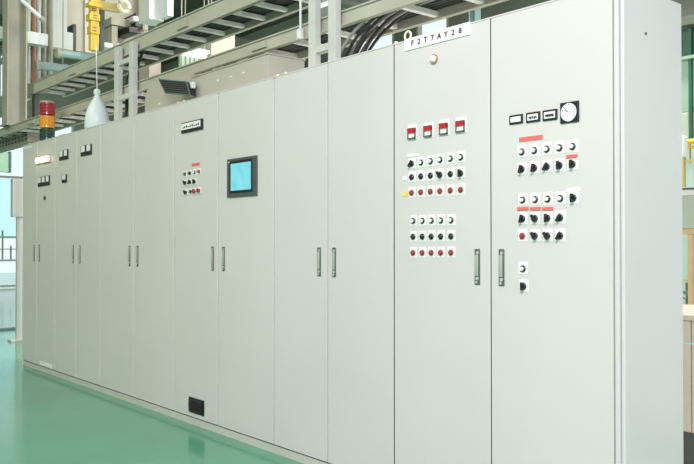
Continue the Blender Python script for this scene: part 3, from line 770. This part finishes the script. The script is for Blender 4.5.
# white box beam crossing (runs along y)
xb_ = -10.75
a = PX(-6, 26, xb_); b_ = PX(46, 32.5, xb_); c_ = PX(20, 43.0, xb_); hgt = PX(20, 31, xb_).z - c_.z
bm_ = thing('box_beam', 'white box beam crossing behind the hanging column', 'beam', (xb_, a.y, c_.z))
MB().cbox((-0.08, 0, 0), (0.08, b_.y - a.y, hgt), 'white_paint', 0.006).build('tube', bm_)
pk = PX(17.5, 40, xb_).y - a.y
MB().cbox((-0.12, pk - 0.05, -0.16), (0.13, pk + 0.05, hgt + 0.03), 'steel_dark', 0.006).build('bracket', bm_)
MB().cbox((-0.06, b_.y - a.y - 0.42, hgt), (0.06, b_.y - a.y - 0.28, hgt + 0.07), 'white_paint', 0.006).build('lug', bm_)
# tubes
def pipe_between(name, lab, A, B, r, mn, flange=True):
    A = Vector(A); B = Vector(B); o = thing(name, lab, 'pipe', A)
    MB().cyl((0, 0, 0), B - A, r, mn, 16).build('tube', o, smooth=True)
    d = (B - A).normalized()
    if flange:
        MB().cyl(-d*0.01, d*0.05, r*1.3, 'steel', 16).build('flange', o, smooth=True)
        MB().cyl((B - A) - d*0.05, (B - A) + d*0.01, r*1.3, 'steel', 16).build('flange', o, smooth=True)
    return o
xq = -10.2
pipe_between('cross_pipe', 'blue-grey pipe with flanged end just below the white hopper', PX(57, 53, xq), PX(101, 58.5, xq), 0.05, 'teal_pipe')
pipe_between('cross_pipe', 'teal blue pipe with flanged end over the end of the upper ladder', PX(36, 65.5, xq - 0.3), PX(76, 69.5, xq - 0.3), 0.055, 'teal_pipe')
pipe_between('side_pipe', 'teal pipe running into the hanging column', PY(-8, 66.5, 0.58), PY(22, 50, 0.58), 0.04, 'teal_pipe')
pipe_between('brace', 'pale slanting brace tube above the white box beam', PX(17, -4, -10.1), PX(43.5, 20.5, -10.1), 0.025, 'white_paint')
# hangers for the cross pipes
for o_, L_ in [(o, o.children[0]) for o in bpy.data.objects if o.name.startswith('cross_pipe')]:
    dy = 0.35
    MB().cyl((0, dy, 0.02), (0, dy, HZ - o_.location.z), 0.008, 'steel', 6).build('hanger', o_)
# yellow hoist with arm and sheave
xo = -10.0
p = PX(94.5, 50, xo)
yh = thing('hoist', 'bright yellow hoist column with bolted fittings, a side arm and a round sheave', 'hoist', (xo, p.y, p.z))
w = PX(99.5, 50, xo).y - PX(90, 50, xo).y; H = HZ - 0.26 - p.z; u = (PX(94.5, 0, xo).z - p.z)/50
MB().cbox((-0.08, -w*0.40, 0), (0, w*0.45, H), 'yellow', 0.006).build('column', yh)
MB().cbox((-0.10, -w*0.5, u*16), (0.025, w*0.5, u*24), 'yellow', 0.008).build('chain_box', yh)
MB().cbox((-0.10, -w*0.62, u*29), (0.03, w*0.52, u*36), 'yellow', 0.008).build('clamp', yh)
MB().cbox((-0.10, -w*0.7, u*43), (0.03, w*0.75, u*47), 'yellow', 0.008).build('bracket', yh)
for zz in (18.5, 21.5, 31, 33.5, 39, 41): MB().box((0.0, -w*0.28, u*zz), (0.034, w*0.12, u*(zz + 1.0)), 'rust').build('bolt', yh)
MB().box((0, -w*0.18, 0), (0.006, -w*0.08, u*16), 'yellow_pale').build('seam', yh)
ye = PX(121, 4, xo).y - p.y
MB().cbox((-0.06, w*0.4, u*42.5), (0.0, ye, u*51), 'yellow_pale', 0.006).build('arm', yh)
sc = PX(124, 6.5, xo + 0.03) - Vector((xo, p.y, p.z)); rs = 0.07
MB().tube([sc + Vector((0, rs*math.cos(t), rs*math.sin(t))) for t in [2*math.pi*i/22 for i in range(22)]], 0.03, 'cream', 8, True).build('sheave', yh, smooth=True)
under(xbox('guide_post', None, None, 100.2, 104.2, 8, 51, xo - 0.1, 0.05, 'bluegrey', c=0.004), yh)
# panel with bracket and clamp
bp_ = xbox('beige_panel', 'tall beige panel with an angle bracket behind the short capped uprights', 'panel', 104.5, 148, 0, 47, -10.6, 0.1, 'duct', c=0.004, top=HZ)
under(xbox('bracket_arm', None, None, 111, 131, 18.5, 26, -10.3, 0.3, 'steel', c=0.005), bp_)
under(xbox('bracket_leg', None, None, 111.5, 117.5, 26, 47, -10.3, 0.3, 'steel', c=0.005), bp_)
under(xbox('cable_clamp', None, None, 135, 141.5, 13, 27, -10.2, 0.4, 'black', c=0.01), bp_)
under(xbox('clamp_foot', None, None, 128.5, 138, 26.5, 33, -10.2, 0.4, 'black', c=0.01), bp_)
under(xbox('clamp_plate', None, None, 133, 138.5, 16, 21, -10.15, 0.45, 'white_paint', c=0.01), bp_)
under(xbox('angle_post', None, None, 142.5, 148, 0, 30, -10.4, 0.2, 'steel', c=0.005, top=HZ), bp_)
under(xbox('strip_light', None, None, 102.5, 112.8, 42.5, 47.5, -10.2, 0.4, 'plate_white', c=0.01), bp_)
under(xbox('strip_light', None, None, 117.5, 125.5, 43.5, 47, -10.2, 0.4, 'plate_white', c=0.01), bp_)
xbox('white_cabinet', 'wide white box hanging from the roof above the upper ladder', 'box', 149, 164, 0, 20, -9.2, 0.3, 'white_paint', top=HZ)
xbox('white_cabinet', 'slim white box hanging from the roof beside the wider white box', 'box', 167, 173.5, 0, 16, -9.0, 0.2, 'white_paint', top=HZ)
for d_ in (xbox('hanging_duct', 'beige duct hanging on rods between the two cable ladders', 'duct', 211, 235, 31, 72, -8.6, 0.3, 'duct'),
           xbox('hanging_duct', 'small pinkish duct hanging on rods behind the short capped uprights', 'duct', 149, 161, 50, 95, -9.6, 0.3, 'pinkish')):
    hh = max(v.co.z for v in d_.data.vertices)
    for yy in (-0.08, 0.08): MB().cyl((-0.15, yy, hh), (-0.15, yy, HZ - d_.location.z), 0.008, 'steel', 6).build('hanger', d_)
pn = xbox('ribbed_panel', 'pale green ribbed sheet hanging between the cable ladders', 'panel', 180, 211, 57, 74, -9.4, 0.05, 'green_pale')
for i in range(7):
    yy = lerp(min(v.co.y for v in pn.data.vertices), max(v.co.y for v in pn.data.vertices), (i + 0.5)/7)
    MB().box((0, yy - 0.02, 0.01), (0.02, yy + 0.02, max(v.co.z for v in pn.data.vertices) - 0.01), 'wall_green').build('rib', pn)
for yy in (-0.2, 0.2): MB().cyl((-0.02, yy, 0.1), (-0.02, yy, HZ - pn.location.z), 0.008, 'steel', 6).build('hanger', pn)

# ------------------------------------------------------------------ far left: post with junction box, floor strip, bench
g = PZ(18.5, 341, 0.0)
ps = thing('steel_post', 'beige steel post with a foot plate and junction box past the cabinet row', 'post', (g.x, g.y, 0))
zt = 1.345 + (241.7 - 184)*(g - EYE).length/F
MB().cbox((-0.03, -0.035, 0), (0.03, 0.045, zt - 0.5), 'paint', 0.006).build('shaft', ps)
MB().cbox((-0.08, -0.12, 0), (0.08, 0.08, 0.025), 'paint', 0.004).build('foot_plate', ps)
MB().cbox((-0.05, -0.10, zt - 0.52), (0.05, 0.05, zt), 'paint', 0.008).build('junction_box', ps)
g = PZ(5, 330, 0)
tag(MB().cbox((-0.05, -1.6, 0), (0.05, 1.1, 0.03), 'bluegrey', 0.004).build('floor_strip', None, (g.x, g.y, 0)), 'dark cable strip lying across the green floor', 'strip')
g = PZ(4, 285, 0)
wbn = thing('work_bench', 'pale work bench with dark upright tools near the bright window', 'bench', (g.x, g.y, 0))
MB().cbox((-0.4, -0.7, 0.74), (0.4, 0.7, 0.8), 'white_paint', 0.01).build('top', wbn)
for sx in (-0.35, 0.35):
    for sy in (-0.62, 0.62): MB().box((sx - 0.03, sy - 0.03, 0), (sx + 0.03, sy + 0.03, 0.74), 'white_paint').build('leg', wbn)
for sy, h_ in ((-0.3, 0.55), (-0.05, 0.9), (0.2, 0.42), (0.45, 0.38)):
    MB().cyl((0, sy, 0.8), (0, sy, 0.8 + h_), 0.03, 'steel', 8).build('tool', wbn)
MB().box((-0.05, -0.5, 1.1), (0.05, 0.6, 1.13), 'steel').build('tool_rail', wbn)
gp = xbox('green_board', 'plain pale green board with a dark edge hanging in front of the bright window', 'board', -8, 9.6, 152, 172, -14.0, 0.06, 'green_board')
under(xbox('edge', None, None, 9.6, 11.8, 151.5, 172.5, -13.98, 0.10, 'bluegrey', c=0.004), gp)
hh = max(v.co.z for v in gp.data.vertices)
for yy in (-0.1, 0.1): MB().cyl((-0.03, yy, hh), (-0.03, yy, HZ - gp.location.z), 0.008, 'steel', 6).build('hanger', gp)
# strip lamp hanging between the ladders
A = PX(181, 53, -8.0); B = PX(208, 57.5, -8.0)
sl = thing('strip_lamp', 'glowing white strip lamp hanging behind the cable ladders', 'lamp', A)
MB().cbox((-0.05, 0, 0.03), (0.05, B.y - A.y, 0.07), 'white_paint', 0.006).build('housing', sl)
MB().cyl((0, 0.03, 0.005), (0, B.y - A.y - 0.03, 0.005), 0.024, 'tube_light', 10).build('tube', sl, smooth=True)
for u in (0.15, 0.85): MB().cyl((0, (B.y - A.y)*u, 0.07), (0, (B.y - A.y)*u, HZ - A.z), 0.006, 'steel', 6).build('hanger', sl)

# ------------------------------------------------------------------ right edge: behind the end of the row
yb = 1.45
A = PY(676, 314, yb); zt = A.z
lb = thing('low_cabinet', 'low beige machine cabinet with a dark base behind the end cabinet', 'cabinet', (A.x, yb, 0))
wd = 1.6; zd = WZ(686, 432, yb)
x_s = PY(691.3, 400, yb).x - A.x
MB().cbox((-0.6, 0.0, zd), (x_s - 0.002, 0.7, zt - 0.03), 'beige_box', 0.005).build('body', lb)
MB().cbox((x_s + 0.002, 0.0, zd), (wd, 0.7, zt - 0.03), 'beige_box', 0.005).build('body', lb)
MB().box((-0.58, 0.02, 0), (wd, 0.68, zd), 'steel_dark').build('base', lb)
MB().cbox((-0.62, -0.015, zt - 0.03), (wd + 0.02, 0.72, zt), 'beige_box', 0.004).build('top', lb)
zl = WZ(686, 343, yb); MB().box((-0.6, -0.006, zl - 0.006), (wd, 0.0, zl + 0.006), 'cyan_dim').build('trim_strip', lb)
# glazed tan-framed partition
y2 = 3.0
def zat(py, y=y2): return WZ(688, py, y)
xl = PY(668, 250, y2).x; xm = PY(690.5, 250, y2).x; xr = xl + 3.0
pt = thing('glazed_partition', 'tan-framed glazed partition screen behind the low beige cabinet', 'partition', (xl, y2, 0))
ox = Vector((-xl, -y2, 0))
MB().cbox((xl, y2, zat(235)), (xr, y2 + 0.06, zat(228.5)), 'tan', 0.01).build('frame_rail', pt, ox)
MB().cbox((xl, y2, 0), (xr, y2 + 0.06, zat(316)), 'tan', 0.01).build('frame_rail', pt, ox)
x = xm
while x < xr:
    MB().cbox((x - 0.022, y2 - 0.01, zat(316)), (x + 0.022, y2 + 0.05, zat(234)), 'tan', 0.01).build('frame_post', pt, ox); x += 0.75
MB().box((xl, y2 + 0.025, zat(316)), (xr, y2 + 0.03, zat(234)), 'glass_cyan').build('pane', pt, ox)
MB().cbox((xl, y2 + 0.0, zat(281.5)), (xr, y2 + 0.02, zat(279.8)), 'tan', 0.003).build('glazing_bar', pt, ox)
MB().cbox((xl, y2, zat(228.5)), (xr, y2 + 0.06, zat(195)), 'wall_green', 0.006).build('upper_panel', pt, ox)
MB().box((xl, y2 - 0.01, zat(189.6)), (xr, y2 + 0.06, zat(188)), 'steel_dark').build('edge_strip', pt, ox)
MB().box((xl, y2, zat(195)), (xr, y2 + 0.05, zat(189.6)), 'white_paint').build('top_board', pt, ox)
# plant behind the glass
g = PY(687, 300, 3.6)
pf = thing('potted_plant', 'dark leafy plant behind the tan-framed glass', 'plant', (g.x, 3.6, 0))
MB().lathe([(0.10, 0), (0.15, 0.28), (0.16, 0.3)], 'beige_box', 14).build('pot', pf, smooth=True)
MB().cyl((0, 0, 0.28), (0, 0, 1.0), 0.012, 'leaf', 6).build('stem', pf)
for i in range(14):
    t = i*2.4; z = 0.45 + 0.045*i; d = Vector((math.cos(t), math.sin(t), 0.25)); e = Vector((-math.sin(t), math.cos(t), 0))
    l = 0.28; c0 = Vector((0, 0, z))
    MB().add([c0, c0 + d*l*0.45 + e*0.05, c0 + d*l + Vector((0,0,-0.06)), c0 + d*l*0.45 - e*0.05, c0 + d*l*0.45 + Vector((0,0,0.012))], [(0,1,4),(1,2,4),(2,3,4),(3,0,4)], 'leaf').build('leaf', pf)
# upper gallery: yellow handrail, green glazing, dark fascia
y3 = 4.2
def zg(py): return WZ(688, py, y3)
xl = PY(660, 150, y3).x; xr = xl + 3.5
gl = thing('gallery_screen', 'green glazed gallery screen with a yellow handrail behind the end cabinet', 'screen', (xl, y3, 0))
ox = Vector((-xl, -y3, 0))
xmu = PY(688.8, 100, y3).x
for z0, z1, mn in ((zg(143), zg(112), 'wall_green'), (zg(110.5), zg(58.5), 'green_pale'), (zg(55.5), zg(27), 'green_dark')):
    MB().cbox((xl, y3 + 0.05, z0), (xmu - 0.015, y3 + 0.08, z1), mn, 0.004).build('panel', gl, ox)
    MB().cbox((xmu + 0.015, y3 + 0.05, z0), (xr, y3 + 0.08, z1), mn, 0.004).build('panel', gl, ox)
MB().box((xl, y3, zg(58.5)), (xr, y3 + 0.1, zg(55.5)), 'green_pale').build('transom', gl, ox)
MB().box((xmu - 0.013, y3 + 0.02, zg(143)), (xmu + 0.013, y3 + 0.1, zg(27)), 'green_dark').build('mullion', gl, ox)
MB().box((xl, y3 - 0.05, zg(26)), (xr, y3 + 0.2, zg(17)), 'handle_grey').build('fascia', gl, ox)
MB().box((xl, y3 + 0.0, zg(17)), (xr, y3 + 0.6, zg(9)), 'steel_dark').build('soffit', gl, ox)
MB().cyl((xl, y3 - 0.1, zg(143)), (xr, y3 - 0.1, zg(143)), 0.022, 'yellow', 10).build('handrail', gl, ox)
MB().cyl((xl, y3 - 0.1, zg(149)), (xr, y3 - 0.1, zg(149)), 0.013, 'yellow', 10).build('handrail', gl, ox)
MB().box((xl, y3 - 0.11, zg(163)), (xr, y3 - 0.06, zg(160.5)), 'yellow_pale').build('toe_rail', gl, ox)
for px in (686.5,): 
    xx = PY(px, 150, y3).x; MB().box((xx - 0.03, y3 - 0.12, zg(188)), (xx + 0.03, y3 - 0.07, zg(141)), 'yellow_pale').build('rail_post', gl, ox)
xx = PY(684, 150, y3 - 0.2).x
MB().cbox((xx - 0.08, y3 - 0.22, zg(159)), (xx + 0.014, y3 - 0.14, zg(138)), 'white_paint', 0.02).build('lamp_box', gl, ox)
MB().box((xl, y3 + 0.05, zg(188)), (xr, y3 + 0.07, zg(163)), 'cyan_dim').build('lower_panel', gl, ox)
MB().box((xmu, y3 - 0.04, 0), (xmu + 0.1, y3 + 0.06, zg(188)), 'steel').build('support_leg', gl, ox)
MB().box((xr - 0.1, y3 - 0.04, 0), (xr, y3 + 0.06, zg(188)), 'steel').build('support_leg', gl, ox)
